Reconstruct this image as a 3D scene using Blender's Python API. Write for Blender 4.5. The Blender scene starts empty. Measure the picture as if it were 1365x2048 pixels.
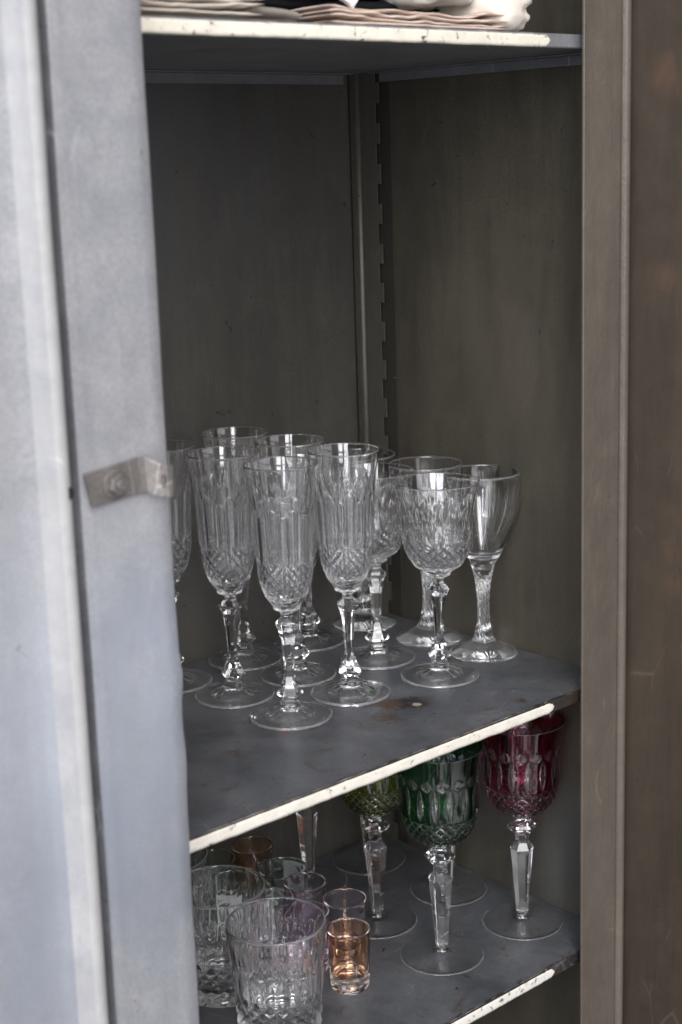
import bpy, math, random
from mathutils import Vector, noise
PI = math.pi
rnd = random.Random(7)
scene = bpy.context.scene
col = scene.collection

# ------------------------------------------------------------------ helpers
def mesh_obj(name, verts, faces, mat=None, parent=None, smooth=False, flat_faces=None, attr=None):
    me = bpy.data.meshes.new(name)
    me.from_pydata(verts, [], faces)
    if smooth is True:
        me.polygons.foreach_set('use_smooth', [True] * len(faces))
    elif isinstance(smooth, list):
        me.polygons.foreach_set('use_smooth', smooth)
    if attr is not None:
        a = me.color_attributes.new('marks', 'FLOAT_COLOR', 'POINT')
        flat = []
        for c in attr:
            flat.extend((c[0], c[1], c[2], 1.0))
        a.data.foreach_set('color', flat)
    if mat: me.materials.append(mat)
    me.update()
    o = bpy.data.objects.new(name, me)
    col.objects.link(o)
    if parent: o.parent = parent
    return o

def tag(o, label=None, cat=None, group=None, kind=None):
    if label: o['label'] = label
    if cat: o['category'] = cat
    if group: o['group'] = group
    if kind: o['kind'] = kind
    return o

def thing(name, loc, label, cat, group=None, rz=0):
    o = bpy.data.objects.new(name, None)
    col.objects.link(o)
    o.empty_display_size = .02
    o.location = loc; o.rotation_euler = (0, 0, rz)
    return tag(o, label, cat, group)

def copy_tree(o, parent=None):
    c = o.copy(); col.objects.link(c)
    if parent: c.parent = parent
    for ch in list(o.children): copy_tree(ch, c)
    return c

class MB:
    def __init__(s): s.v = []; s.f = []
    def box(s, x0, x1, y0, y1, z0, z1):
        b = len(s.v)
        s.v += [(x0,y0,z0),(x1,y0,z0),(x1,y1,z0),(x0,y1,z0),(x0,y0,z1),(x1,y0,z1),(x1,y1,z1),(x0,y1,z1)]
        s.f += [tuple(b+i for i in q) for q in ((0,3,2,1),(4,5,6,7),(0,1,5,4),(1,2,6,5),(2,3,7,6),(3,0,4,7))]
    def prism(s, poly, axis, a, b):
        """extrude a CCW polygon (2-D) along axis between a and b"""
        n = len(poly); k = len(s.v)
        def P(p, t):
            if axis == 'z': return (p[0], p[1], t)
            if axis == 'x': return (t, p[0], p[1])
            return (p[0], t, p[1])
        s.v += [P(p, a) for p in poly] + [P(p, b) for p in poly]
        s.f += [tuple(k+i for i in range(n)), tuple(k+n+i for i in reversed(range(n)))]
        for i in range(n):
            j = (i+1) % n
            s.f.append((k+j, k+i, k+n+i, k+n+j))
    def build(s, name, mat, parent=None, bevel=0, seg=2, smooth=False):
        o = mesh_obj(name, s.v, s.f, mat, parent, smooth)
        import bmesh
        bm = bmesh.new(); bm.from_mesh(o.data)
        bmesh.ops.recalc_face_normals(bm, faces=bm.faces)
        if bevel:
            bmesh.ops.bevel(bm, geom=list(bm.edges), offset=bevel, segments=seg, affect='EDGES', profile=.5)
            for f in bm.faces: f.smooth = True
        bm.to_mesh(o.data); bm.free()
        if bevel:
            m = o.modifiers.new('wn', 'WEIGHTED_NORMAL'); m.keep_sharp = True
        return o

# ------------------------------------------------------------------ materials
class NT:
    def __init__(s, name):
        s.m = bpy.data.materials.new(name); s.m.use_nodes = True
        s.t = s.m.node_tree; s.t.nodes.clear()
        s.out = s.n('ShaderNodeOutputMaterial')
    def n(s, typ, **kw):
        x = s.t.nodes.new(typ)
        for k, v in kw.items():
            if k.startswith('_'): setattr(x, k[1:], v)
            else:
                x.inputs[k.replace('__', ' ')].default_value = v
        return x
    def l(s, a, b): s.t.links.new(a, b)
    def coord(s, scale=(1,1,1)):
        g = s.n('ShaderNodeNewGeometry'); mp = s.n('ShaderNodeMapping')
        mp.inputs['Scale'].default_value = scale
        s.l(g.outputs['Position'], mp.inputs['Vector'])
        return mp.outputs[0]
    def noise(s, vec, scale, detail=4, rough=.55, dist=0):
        x = s.n('ShaderNodeTexNoise'); x.inputs['Scale'].default_value = scale
        x.inputs['Detail'].default_value = detail; x.inputs['Roughness'].default_value = rough
        x.inputs['Distortion'].default_value = dist
        s.l(vec, x.inputs['Vector']); return x.outputs['Fac']
    def ramp(s, fac, a, b, ca=(0,0,0,1), cb=(1,1,1,1)):
        r = s.n('ShaderNodeValToRGB'); e = r.color_ramp.elements
        e[0].position = a; e[1].position = b; e[0].color = ca; e[1].color = cb
        s.l(fac, r.inputs[0]); return r.outputs[0]
    def mix(s, fac, a, b):
        x = s.n('ShaderNodeMix'); x.data_type = 'RGBA'
        for sock, v in ((x.inputs[0], fac), (x.inputs[6], a), (x.inputs[7], b)):
            if isinstance(v, (int, float)): sock.default_value = v
            elif isinstance(v, tuple): sock.default_value = v if len(v) == 4 else (*v, 1)
            else: s.l(v, sock)
        return x.outputs[2]
    def math(s, op, a, b=None, c=None, clamp=False):
        x = s.n('ShaderNodeMath'); x.operation = op; x.use_clamp = clamp
        for i, v in enumerate((a, b, c)):
            if v is None: continue
            if isinstance(v, (int, float)): x.inputs[i].default_value = v
            else: s.l(v, x.inputs[i])
        return x.outputs[0]
    def spot(s, p, r, soft=.5):
        """1 near a world point, fading out at r"""
        g = s.n('ShaderNodeNewGeometry'); d = s.n('ShaderNodeVectorMath'); d.operation = 'DISTANCE'
        s.l(g.outputs['Position'], d.inputs[0]); d.inputs[1].default_value = p
        mr = s.n('ShaderNodeMapRange'); mr.inputs['From Min'].default_value = r*(1-soft)
        mr.inputs['From Max'].default_value = r; mr.inputs['To Min'].default_value = 1; mr.inputs['To Max'].default_value = 0
        s.l(d.outputs['Value'], mr.inputs['Value']); return mr.outputs[0]

def painted_metal(name, c1, c2, rough=.45, dark=(.012,.012,.012), rust=(.09,.03,.012), rust_amt=0., spots=.0,
                  streak=True, bump=.15, fine=220, rust_spots=(), scratch=.3, patches=None, spec=.4, metallic=0., peel=0, edge_rust=None, speck=.35):
    k = NT(name)
    v = k.coord(); vs = k.coord((9, 9, 1.3)) if streak else v
    base = k.mix(k.ramp(k.noise(vs, 2.6 if streak else 16, 6, .65, .4), .36, .66), c1, c2)
    base = k.mix(k.math('MULTIPLY', k.ramp(k.noise(v, 38, 6, .65), .45, .75), .25), base, tuple(min(1, x*1.6) for x in c2[:3]))
    base = k.mix(k.math('MULTIPLY', k.ramp(k.noise(k.coord((30, 30, 2.2)) if streak else k.coord((22, 4, 10)), 6, 3, .6), .5, .8), .35), base, tuple(x*.75 for x in c1[:3]))
    sp = k.ramp(k.noise(v, 420, 3, .7), .38, .62)
    base = k.mix(k.math('MULTIPLY', sp, speck), base, tuple(x*.62 for x in c1[:3]))
    # dark chips
    chips = k.ramp(k.noise(v, 95, 5, .7, .6), .70-.05*spots, .725-.05*spots)
    base = k.mix(chips, base, dark)
    # pale scratches
    sc = k.n('ShaderNodeTexVoronoi'); sc.feature = 'DISTANCE_TO_EDGE'; sc.inputs['Scale'].default_value = 14
    wv = k.n('ShaderNodeVectorMath'); wv.operation = 'ADD'
    nz = k.n('ShaderNodeTexNoise'); nz.inputs['Scale'].default_value = 4; k.l(v, nz.inputs['Vector'])
    k.l(k.coord((1.6, 1.6, .5)), wv.inputs[0]); nm = k.n('ShaderNodeVectorMath'); nm.operation = 'SCALE'; nm.inputs[3].default_value = .12; k.l(nz.outputs['Color'], nm.inputs[0]); k.l(nm.outputs[0], wv.inputs[1]); k.l(wv.outputs[0], sc.inputs['Vector'])
    line = k.ramp(sc.outputs['Distance'], 0.0, .009, (1,1,1,1), (0,0,0,1))
    brk = k.ramp(k.noise(v, 19, 2, .5), .56, .62)
    base = k.mix(k.math('MULTIPLY', k.math('MULTIPLY', line, brk), scratch), base, tuple(min(1, x*3+.03) for x in c2[:3]))
    if rust_amt:
        rm = k.ramp(k.noise(v, 48, 8, .75, 1.0), .655-.11*rust_amt, .70-.1*rust_amt)
        base = k.mix(k.math('MULTIPLY', rm, .8), base, rust)
    for p, r, c, thr in rust_spots:
        m = k.math('MULTIPLY', k.spot(p, r, .9), k.noise(k.coord((1.0, .5, 1)), 120, 8, .8, 2.5))
        m = k.ramp(m, thr, thr+.06)
        base = k.mix(k.math('MULTIPLY', m, .85), base, c)
    if edge_rust:
        g = k.n('ShaderNodeNewGeometry'); sx = k.n('ShaderNodeSeparateXYZ'); k.l(g.outputs['Position'], sx.inputs[0])
        mr = k.n('ShaderNodeMapRange'); k.l(sx.outputs['Y'], mr.inputs['Value'])
        mr.inputs['From Min'].default_value = 0.0; mr.inputs['From Max'].default_value = edge_rust
        mr.inputs['To Min'].default_value = .42; mr.inputs['To Max'].default_value = 0
        m = k.math('ADD', mr.outputs[0], k.noise(k.coord((1, 3, 1)), 60, 6, .7, .8))
        base = k.mix(k.ramp(m, .72, .80), base, k.mix(k.ramp(k.noise(v, 45, 4, .6), .45, .6), (.020,.018,.017), (.034, .021, .014)))
    if patches:
        for p, r, c in patches:
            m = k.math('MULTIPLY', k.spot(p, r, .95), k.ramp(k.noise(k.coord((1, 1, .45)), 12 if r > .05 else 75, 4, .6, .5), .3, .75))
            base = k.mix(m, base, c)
    p = k.n('ShaderNodeBsdfPrincipled')
    k.l(base, p.inputs['Base Color'])
    p.inputs['Metallic'].default_value = metallic
    p.inputs['Specular IOR Level'].default_value = spec
    rr = k.math('ADD', k.math('MULTIPLY', k.noise(vs, 8, 4, .6), .3), rough-.15)
    rr = k.math('ADD', rr, k.math('MULTIPLY', chips, .2))
    k.l(rr, p.inputs['Roughness'])
    b = k.n('ShaderNodeBump'); b.inputs['Strength'].default_value = bump; b.inputs['Distance'].default_value = .001
    h = k.math('ADD', k.noise(v, fine, 4, .6), k.math('MULTIPLY', chips, -.6))
    if peel:
        h = k.math('ADD', h, k.math('MULTIPLY', k.ramp(k.noise(k.coord((1, 1, .8)), 85, 2, .5, 1.5), .45, .6), peel))
    k.l(h, b.inputs['Height']); k.l(b.outputs[0], p.inputs['Normal'])
    b2 = k.n('ShaderNodeBump'); b2.inputs['Strength'].default_value = .25; b2.inputs['Distance'].default_value = .004
    k.l(k.noise(v, 7, 2, .5), b2.inputs['Height']); k.l(b.outputs[0], b2.inputs['Normal']); k.l(b2.outputs[0], p.inputs['Normal'])
    k.l(p.outputs[0], k.out.inputs[0])
    return k.m

def white_paint(name, wear=.0, base=(.60,.57,.50)):
    k = NT(name); v = k.coord()
    c = k.mix(k.ramp(k.noise(v, 60, 4), .4, .7), base, tuple(x*.86 for x in base))
    c = k.mix(k.ramp(k.noise(v, 400, 3, .6), .58, .7), c, (.55,.5,.42))
    c = k.mix(k.ramp(k.noise(v, 120, 6, .75, .8), .66-.12*wear, .69-.11*wear), c, (.06,.06,.062))
    c = k.mix(k.ramp(k.noise(k.coord((1,1,1.7)), 33, 5, .7), .70-.06*wear, .74-.05*wear), c, (.30,.15,.08))
    p = k.n('ShaderNodeBsdfPrincipled', Roughness=.5); k.l(c, p.inputs['Base Color'])
    b = k.n('ShaderNodeBump', Strength=.5, Distance=.0008); k.l(k.noise(v, 330, 3, .6), b.inputs['Height']); k.l(b.outputs[0], p.inputs['Normal'])
    k.l(p.outputs[0], k.out.inputs[0]); return k.m

def glass(name, tint=(1,1,1), ior=1.53, rough=0.0):
    """clear crystal; vertex marks: R = tint and painted groove dark, G = etching and painted bright edges"""
    k = NT(name)
    a = k.n('ShaderNodeVertexColor'); a.layer_name = 'marks'
    s = k.n('ShaderNodeSeparateColor'); k.l(a.outputs[0], s.inputs[0])
    c = k.mix(s.outputs[0], (1,1,1), tint)
    g = k.n('ShaderNodeBsdfPrincipled', Roughness=rough, IOR=ior)
    g.inputs['Transmission Weight'].default_value = 1
    k.l(c, g.inputs['Base Color'])
    d = k.n('ShaderNodeBsdfDiffuse'); d.inputs[0].default_value = (.78,.78,.80,1)
    t = k.n('ShaderNodeBsdfTranslucent'); t.inputs[0].default_value = (.5,.55,.55,1)
    ad = k.n('ShaderNodeMixShader'); ad.inputs[0].default_value = .5; k.l(d.outputs[0], ad.inputs[1]); k.l(t.outputs[0], ad.inputs[2])
    m = k.n('ShaderNodeMixShader'); k.l(k.math('MULTIPLY', s.outputs[1], .8), m.inputs[0])
    k.l(g.outputs[0], m.inputs[1]); k.l(ad.outputs[0], m.inputs[2])
    k.l(m.outputs[0], k.out.inputs[0]); return k.m

def cloth_mat(name, c, stripe=None, weave=900, sdir=(1,1,1)):
    k = NT(name); v = k.coord()
    b = k.mix(k.ramp(k.noise(v, 25, 4), .35, .7), c, tuple(x*.82 for x in c))
    if stripe:
        w = k.n('ShaderNodeTexWave'); w.inputs['Scale'].default_value = stripe[1]; w.inputs['Distortion'].default_value = 1.5
        w.bands_direction = 'Z'; w.inputs['Detail'].default_value = 1; w.inputs['Detail Scale'].default_value = 12
        k.l(v, w.inputs['Vector'])
        b = k.mix(k.ramp(w.outputs['Fac'], .35, .65), b, stripe[0])
    p = k.n('ShaderNodeBsdfPrincipled', Roughness=.9); p.inputs['Specular IOR Level'].default_value = .15
    p.inputs['Sheen Weight'].default_value = .2 if sum(c) > .5 else 0
    k.l(b, p.inputs['Base Color'])
    bm = k.n('ShaderNodeBump', Strength=.35, Distance=.0006)
    w2 = k.n('ShaderNodeTexWave'); w2.inputs['Scale'].default_value = weave; w2.bands_direction = 'DIAGONAL'; k.l(v, w2.inputs['Vector'])
    k.l(k.math('ADD', w2.outputs['Fac'], k.noise(v, 300, 3)), bm.inputs['Height']); k.l(bm.outputs[0], p.inputs['Normal'])
    k.l(p.outputs[0], k.out.inputs[0]); return k.m

STAINS = [((.0167,-.0335,.484),.022,(.085,.045,.026)), ((.016,-.030,.329),.020,(.060,.036,.023)), ((.022,-.0455,.135),.018,(.075,.04,.024)), ((.021,-.044,.110),.018,(.07,.038,.023)), ((.0208,-.0426,.085),.014,(.085,.042,.024))]
M = {}
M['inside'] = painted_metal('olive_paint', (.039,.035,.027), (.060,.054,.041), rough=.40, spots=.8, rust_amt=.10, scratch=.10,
    patches=[((0,.10,.27),.14,(.09,.078,.062)), ((0,.1,-.17),.10,(.055,.062,.068))])  # upper patch is light painted into the wall; lower patch is cooler
M['back'] = painted_metal('grey_green_paint', (.042,.040,.035), (.062,.059,.050), rough=.42, spots=.9, rust_amt=.10, scratch=.12,
    patches=[((-.22,.3,.45),.16,(.050,.053,.062))])  # bluer patch high on the left
M['shelf'] = painted_metal('grey_shelf_paint', (.053,.057,.063), (.108,.112,.120), rough=.36, spots=.8, streak=False, scratch=.3, bump=.2,
    rust_amt=.62, rust=(.060,.038,.026), edge_rust=.009,
    rust_spots=[((-.165,.082,0),.046,(.018,.013,.011),.36), ((-.20,.07,0),.05,(.055,.036,.025),.40), ((-.178,.092,0),.03,(.07,.035,.018),.34), ((-.163,.075,0),.0062,(.42,.33,.25),.20), ((-.275,.105,0),.022,(.09,.045,.025),.38), ((-.1,.02,0),.03,(.05,.03,.02),.44)])
M['under'] = painted_metal('dark_grey_paint', (.13,.133,.138), (.175,.178,.184), rough=.42, spots=.5, streak=False, scratch=.6, rust_amt=.05)
M['strip'] = painted_metal('strip_paint', (.046,.043,.036), (.062,.058,.048), rough=.42, spots=.5)
M['strip_shade'] = painted_metal('strip_shade_paint', (.022,.020,.016), (.032,.029,.023), rough=.6)  # dark tone painted as the shadow beside the slotted strip
M['rail'] = painted_metal('blue_grey_paint', (.090,.093,.101), (.125,.128,.137), rough=.42, spots=.5, streak=False, scratch=.6, rust_amt=.05)
M['post'] = painted_metal('brown_grey_paint', (.070,.058,.046), (.090,.076,.061), rough=.42, spots=.1, scratch=.15, peel=1.2, bump=.12, fine=60, speck=.06)
M['rdoor'] = painted_metal('brown_paint', (.026,.0195,.0135), (.040,.030,.021), spec=.15, speck=.1, rough=.6, spots=.3, scratch=.2,
    patches=STAINS)
M['ldoor'] = painted_metal('worn_zinc_grey_paint', (.205,.211,.222), (.268,.270,.276), streak=False, rough=.30, spots=.3, scratch=.07, bump=.1, spec=.5,
    dark=(.10,.10,.11), patches=[((-.50,-.045,.05),.15,(.22,.25,.30)), ((-.56,-.05,.16),.12,(.27,.29,.33)), ((-.49,-.034,-.02),.15,(.13,.145,.172)), ((-.49,-.04,.16),.05,(.20,.225,.27)), ((-.60,-.05,-.02),.12,(.18,.20,.24))])  # bluer and darker patches, darkest low on the door's edge
M['channel_shade'] = painted_metal('shaded_channel_paint', (.085,.087,.095), (.13,.133,.142), rough=.5, streak=False)  # darker paint stands in for the shade beside the bead
M['bead'] = painted_metal('bead_highlight_paint', (.32,.32,.318), (.36,.358,.352), rough=.25, speck=.1, streak=False, scratch=.2, bump=.1)  # bright highlight of the bead, put into its colour
M['bead_side'] = painted_metal('highlight_fade_paint', (.255,.26,.268), (.31,.312,.315), rough=.28, streak=False, scratch=.1, bump=.1, speck=.1)  # painted highlight fading off down the bead's side
M['lip'] = white_paint('cream_edge_paint', .45)
M['lip_worn'] = white_paint('chipped_edge_paint', .75, (.60,.585,.53))
M['lip_top'] = white_paint('warm_edge_paint', .6, (.62,.585,.49))
M['steel'] = painted_metal('bare_steel', (.13,.12,.11), (.24,.225,.21), rough=.42, metallic=.7, streak=False, rust_amt=.45, rust=(.16,.08,.04), spots=0, bump=.3)

# ------------------------------------------------------------------ camera
F_PX = 3103.0749307042634
PITCH, YAW, ROLL = 0.22315703325127473, 0.7260996574706442, -0.03285599888078631
C = Vector((-0.9901535004258936, -0.7725388369736524, 0.42912758959096736))
cam_d = bpy.data.cameras.new('camera'); cam = bpy.data.objects.new('camera', cam_d); col.objects.link(cam)
Fv = Vector((math.sin(YAW)*math.cos(PITCH), math.cos(YAW)*math.cos(PITCH), -math.sin(PITCH)))
r0 = Vector((math.cos(YAW), -math.sin(YAW), 0)); u0 = r0.cross(Fv)
rv = r0*math.cos(ROLL) + u0*math.sin(ROLL); uv = -r0*math.sin(ROLL) + u0*math.cos(ROLL)
from mathutils import Matrix
cam.matrix_world = Matrix(((rv.x, uv.x, -Fv.x, C.x), (rv.y, uv.y, -Fv.y, C.y), (rv.z, uv.z, -Fv.z, C.z), (0,0,0,1)))
cam_d.sensor_fit = 'VERTICAL'; cam_d.sensor_height = 36; cam_d.sensor_width = 24
cam_d.lens = F_PX/2048*36
cam_d.clip_start = .02; cam_d.clip_end = 200
cam_d.dof.use_dof = True; cam_d.dof.focus_distance = 1.275; cam_d.dof.aperture_fstop = 7.5
scene.camera = cam

# ------------------------------------------------------------------ cabinet
ZTOP = .5050; ZB = -.2345; D = .30; XL = -.52; PF = -.008     # top shelf's lower lip, lower shelf, depth, left wall, post face
cab = thing('metal_cabinet', (0, 0, -.62), 'old dark olive metal cabinet with open doors and shelves of glassware', 'cabinet')
def cpart(mb, name, mat, parent=cab, **kw):
    o = mb.build(name, mat, None, **kw)
    o.parent = parent
    o.matrix_parent_inverse = Matrix.Translation(-Vector((0, 0, -.62)))
    return o
def sub(mb, name, mat, parent, **kw):
    o = mb.build(name, mat, None, **kw); o.parent = parent
    return o
ZL, ZH = -.62, 1.02
m = MB(); m.box(XL-.004, .004, D, D+.0015, ZL, ZH); cpart(m, 'back_panel', M['back'])
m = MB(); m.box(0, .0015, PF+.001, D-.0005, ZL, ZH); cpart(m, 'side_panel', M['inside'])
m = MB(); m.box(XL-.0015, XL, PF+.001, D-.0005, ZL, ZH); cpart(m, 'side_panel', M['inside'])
m = MB(); m.box(XL-.004, .004, PF, D+.003, ZH, ZH+.003); cpart(m, 'top_panel', M['back'])
m = MB(); m.box(XL-.004, .004, PF, D+.003, ZL-.003, ZL); cpart(m, 'base_panel', M['back'])

def post_profile(sign, xi, xo):
    """face sheet with a rolled bead on the outside and a folded return on the inside"""
    pts = [(xi, PF+.0016), (xi, PF+.0005), (xi+sign*.0005, PF)]
    xb = xo - sign*.0105
    pts += [(xb - sign*.0015, PF), (xb, PF+.0012)]
    for i in range(9):
        a = PI - i*PI/9
        pts.append((xb+sign*(.0008+.0045+.0045*math.cos(a)), PF+.0016-.0052*math.sin(a)))
    pts += [(xo, PF+.006), (xo, PF+.010), (xo-sign*.0012, PF+.010), (xo-sign*.0012, PF+.0045), (xi+sign*.0013, PF+.0018), (xi+sign*.0013, PF+.0019), (xi, PF+.0019)]
    return pts
m = MB(); m.prism(post_profile(1, -.0562, -.0010), 'z', ZL, ZH); cpart(m, 'door_post', M['post'])
m = MB(); m.prism(post_profile(-1, -.4735, XL-.0035), 'z', ZL, ZH); cpart(m, 'door_post', M['post'])

def shelf(z_top, lip_mat, x_end, thick=.0100, lower=False, mat=None):
    """pressed steel shelf: tray sheet with a folded front"""
    m = MB()
    m.prism([(.0008, z_top-.001), (.0016, z_top), (D-.0015, z_top), (D-.0015, z_top-.0012), (.006, z_top-.0012), (.006, z_top-thick+.001), (D-.002, z_top-thick+.001), (D-.002, z_top-thick), (.0016, z_top-thick), (.0008, z_top-thick+.0008)], 'x', XL+.001, -.001)
    s = cpart(m, 'shelf', mat or M['shelf'])
    # painted front edge, ragged along its top and rounded at the right end
    V, Fc = [], []
    n = 240; x0 = XL+.03; rows = 6
    for i in range(n+1):
        t = i/n; x = x0 + (x_end-x0)*t
        d = x_end - x
        end = math.sqrt(max(0, 1-((.006-d)/.006)**2)) if d < .006 else 1
        if d < .02: end *= 1 - .35*max(0, noise.noise(Vector((x*700, z_top*9, 3))))
        rg = noise.noise(Vector((x*90, z_top*7, 1.3)))*.0007 + noise.noise(Vector((x*400, z_top*7, 4.3)))*.0003
        rg2 = noise.noise(Vector((x*80, z_top*7, 8.3)))*.0005
        zc = z_top - thick*.52
        hi = max(.0002, (thick*.52+.0001+rg*.35)*end); lo = max(.0002, (thick*.48-.0002+rg2)*end)
        for j in range(rows+1):
            q = j/rows; z = zc - lo + (hi+lo)*q
            yy = .0003 + (.0006 if j in (0, rows) else 0) + (.0012 if j == rows else 0) - .0001*noise.noise(Vector((x*500, z*500, 0)))
            V.append((x, yy, z))
    for i in range(n):
        for j in range(rows):
            a = i*(rows+1)+j; Fc.append((a, a+rows+1, a+rows+2, a+1))
    o = mesh_obj('painted_edge', V, Fc, lip_mat, None, True)
    sm = o.modifiers.new('thick', 'SOLIDIFY'); sm.thickness = .0003; sm.offset = -1
    o.parent = s
    return s
mid = shelf(0.0, M['lip'], -.0815)
low = shelf(ZB, M['lip_worn'], -.0815)
top = shelf(ZTOP+.0092, M['lip_top'], -.0845, mat=M['under'])
low.children[0]['label'] = 'chipped and worn cream painted front edge of the lower shelf'
# angle rails that carry the shelves
for z in (ZTOP-.0008, -.0100, ZB-.0100):
    m = MB(); m.prism([(-.0165, z-.0004), (-.0012, z-.0004), (-.0012, z-.0085), (-.0022, z-.0085), (-.0022, z-.0014), (-.0165, z-.0014)], 'y', .012, D-.03)
    cpart(m, 'shelf_rail', M['rail'])
    m = MB(); m.prism([(D-.0165, z-.0004), (D-.0012, z-.0004), (D-.0012, z-.0095), (D-.0022, z-.0095), (D-.0022, z-.0014), (D-.0165, z-.0014)], 'x', XL+.03, -.02)
    cpart(m, 'shelf_rail', M['rail'])
# corner column (rolled) and comb-edged slotted strip in the right back corner
m = MB(); pr = [(-.0005, D-.0005)]
for i in range(13):
    a = PI/2 + i*PI/12*1.0
    pr.append((-.0055+.0058*math.cos(a) , D-.0125+.0060*math.sin(a)))
pr += [(-.0005, D-.0185)]
pr = [(-.0008, D-.0008), (-.0135, D-.0008), (-.0135, D-.004)] + [(-.0070+.0058*math.cos(a), D-.0062+.0052*math.sin(a)) for a in [PI*.95 + i*(PI*.62)/9 for i in range(10)]] + [(-.0008, D-.0125)]
m.prism(pr, 'z', ZL, ZH); cpart(m, 'corner_column', M['inside'], smooth=True)
m = MB(); pts = [(D-.0105, ZL), ]
edge = []
z = ZL; k = 0; P = .0177
off = (.4975 - ZL) % P
while z < ZH:
    y = .2665 if k % 2 == 0 else .2705
    edge += [(y, z), (y, min(z+P, ZH))]; z += P; k += 1
poly = [(D-.0105, ZL)] + [(D-.0105, ZH)] + edge[::-1]
V, Fc = [], []
# strip of quads per tooth so the comb stays planar
def comb(x0, x1):
    m = MB(); z = ZL; k = 0
    while z < ZH-.001:
        y = .2640 if k % 2 == 0 else .2690
        z1 = min(z+P, ZH)
        m.box(x0, x1, y, D-.0125, z, z1)
        z = z1; k += 1
    return m
m = comb(-.0095, -.0080); m.box(-.0080, -.0001, .2790, .2800, ZL, ZH); cpart(m, 'slotted_strip', M['strip'])
m = MB(); m.box(-.0012, -.0002, .2580, .2785, ZL, ZH); cpart(m, 'strip_shade_sheet', M['strip_shade'])  # added dark sheet in place of the strip's shadow on the wall

# ---- right door (folded steel, swung right open)
def door_frame(E, ang, z0, z1, prof, mat, name, sign):
    """prof: (s, h) polyline of the face seen from inside; s along the door, h towards the viewer"""
    dd = Vector((math.cos(ang), math.sin(ang), 0)); nn = Vector((-dd.y, dd.x, 0))*sign
    return dd, nn

hinge = Vector((.0040, -.003, 0)); ang = math.radians(-66)
dd = Vector((math.cos(ang), math.sin(ang), 0)); nn = Vector((dd.y, -dd.x, 0))   # nn faces -x side
prof = [(0, -.014), (0, -.003), (.0004, -.001), (.0016, 0), (.02, 0), (.06, 0), (.10, 0), (.20, 0), (.30, 0), (.302, -.014)]
def door_mesh(E, dd, nn, prof, z0, z1, nz=1, warp=None):
    V, Fc = [], []
    n = len(prof)
    for i in range(nz+1):
        z = z0 + (z1-z0)*i/nz
        for (s, h) in prof:
            ds, dh = warp(s, z) if warp else (0, 0)
            p = E + dd*(s+ds) + nn*(h+dh); V.append((p.x, p.y, z))
    for i in range(nz):
        for j in range(n):
            a = i*n + j; b = i*n + (j+1) % n
            Fc.append((a, b, b+n, a+n))
    Fc.append(tuple(range(n))[::-1]); Fc.append(tuple(nz*n+i for i in range(n)))
    return V, Fc
V, Fc = door_mesh(hinge, dd, nn, prof, ZL+.01, ZH-.01, 8)
m = MB(); m.v, m.f = V, Fc
rd = cpart(m, 'door', M['rdoor'])
rd['label'] = 'brown open right door with rust stains'
# ---- left door
E = Vector((-0.4690, -.034, 0))
dl = Vector((math.cos(math.radians(185)), math.sin(math.radians(185)), 0)); nl = Vector((-dl.y, dl.x, 0))
if nl.y > 0: nl = -nl
prof = [(0, -.016), (-.0006, -.004), (.0, -.0012), (.0014, 0)] + [(.0014+(.0575-.0014)*i/6, 0) for i in range(1, 7)]
prof += [(.0635, 0), (.0650, -.0012), (.0662, -.0042), (.0672, -.0085), (.0690, -.0110), (.0745, -.0110), (.0756, -.0060), (.0768, .003), (.0778, .008), (.0800, .0112), (.0830, .0128), (.0860, .0132), (.0895, .0124), (.0940, .0103), (.0990, .0076), (.1040, .0053), (.1090, .0041)]  # recess shaped to give the dark shaded band beside the bead
prof += [(.118, .0036)] + [(.118+.03*i, .0036) for i in range(1, 6)] + [(.29, .0036), (.292, -.016)]
def warp(s, z):
    g = math.exp(-((z-.125)/.010)**2)*.0020 + math.exp(-((z-.072)/.016)**2)*.0012 - math.exp(-((z-.10)/.02)**2)*.0010
    e = max(0, 1-s/.03)
    ds = -(g + .0004*noise.noise(Vector((z*22, 0, 0))))*e
    dh = .0009*noise.noise(Vector((z*9, s*16, 3))) + .0022*math.exp(-((z-.11)/.05)**2)*math.exp(-((s-.012)/.02)**2)
    return ds, dh
V, Fc = door_mesh(E, dl, nl, prof, ZL+.01, ZH-.01, 200, warp)
m = MB(); m.v, m.f = V, Fc
ld = cpart(m, 'door', M['ldoor'])
import bmesh
ld.data.materials.append(M['channel_shade']); ld.data.materials.append(M['bead']); ld.data.materials.append(M['bead_side'])
for f in ld.data.polygons:
    f.use_smooth = True
    c = sum((ld.data.vertices[i].co for i in f.vertices), Vector())/len(f.vertices)
    q = (c - E).dot(dl); hh = (c - E).dot(nl)
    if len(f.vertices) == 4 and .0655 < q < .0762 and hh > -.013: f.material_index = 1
    elif len(f.vertices) == 4 and .0795 <= q < .0905 and hh > 0: f.material_index = 2
    elif len(f.vertices) == 4 and .0905 <= q < .1005 and hh > 0: f.material_index = 3
mo = ld.modifiers.new('es', 'EDGE_SPLIT'); mo.split_angle = math.radians(50)
ld['label'] = 'pale grey open left door seen from its inner side'
def on_door(s, h, z): return E + dl*s + nl*h + Vector((0, 0, z))
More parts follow.
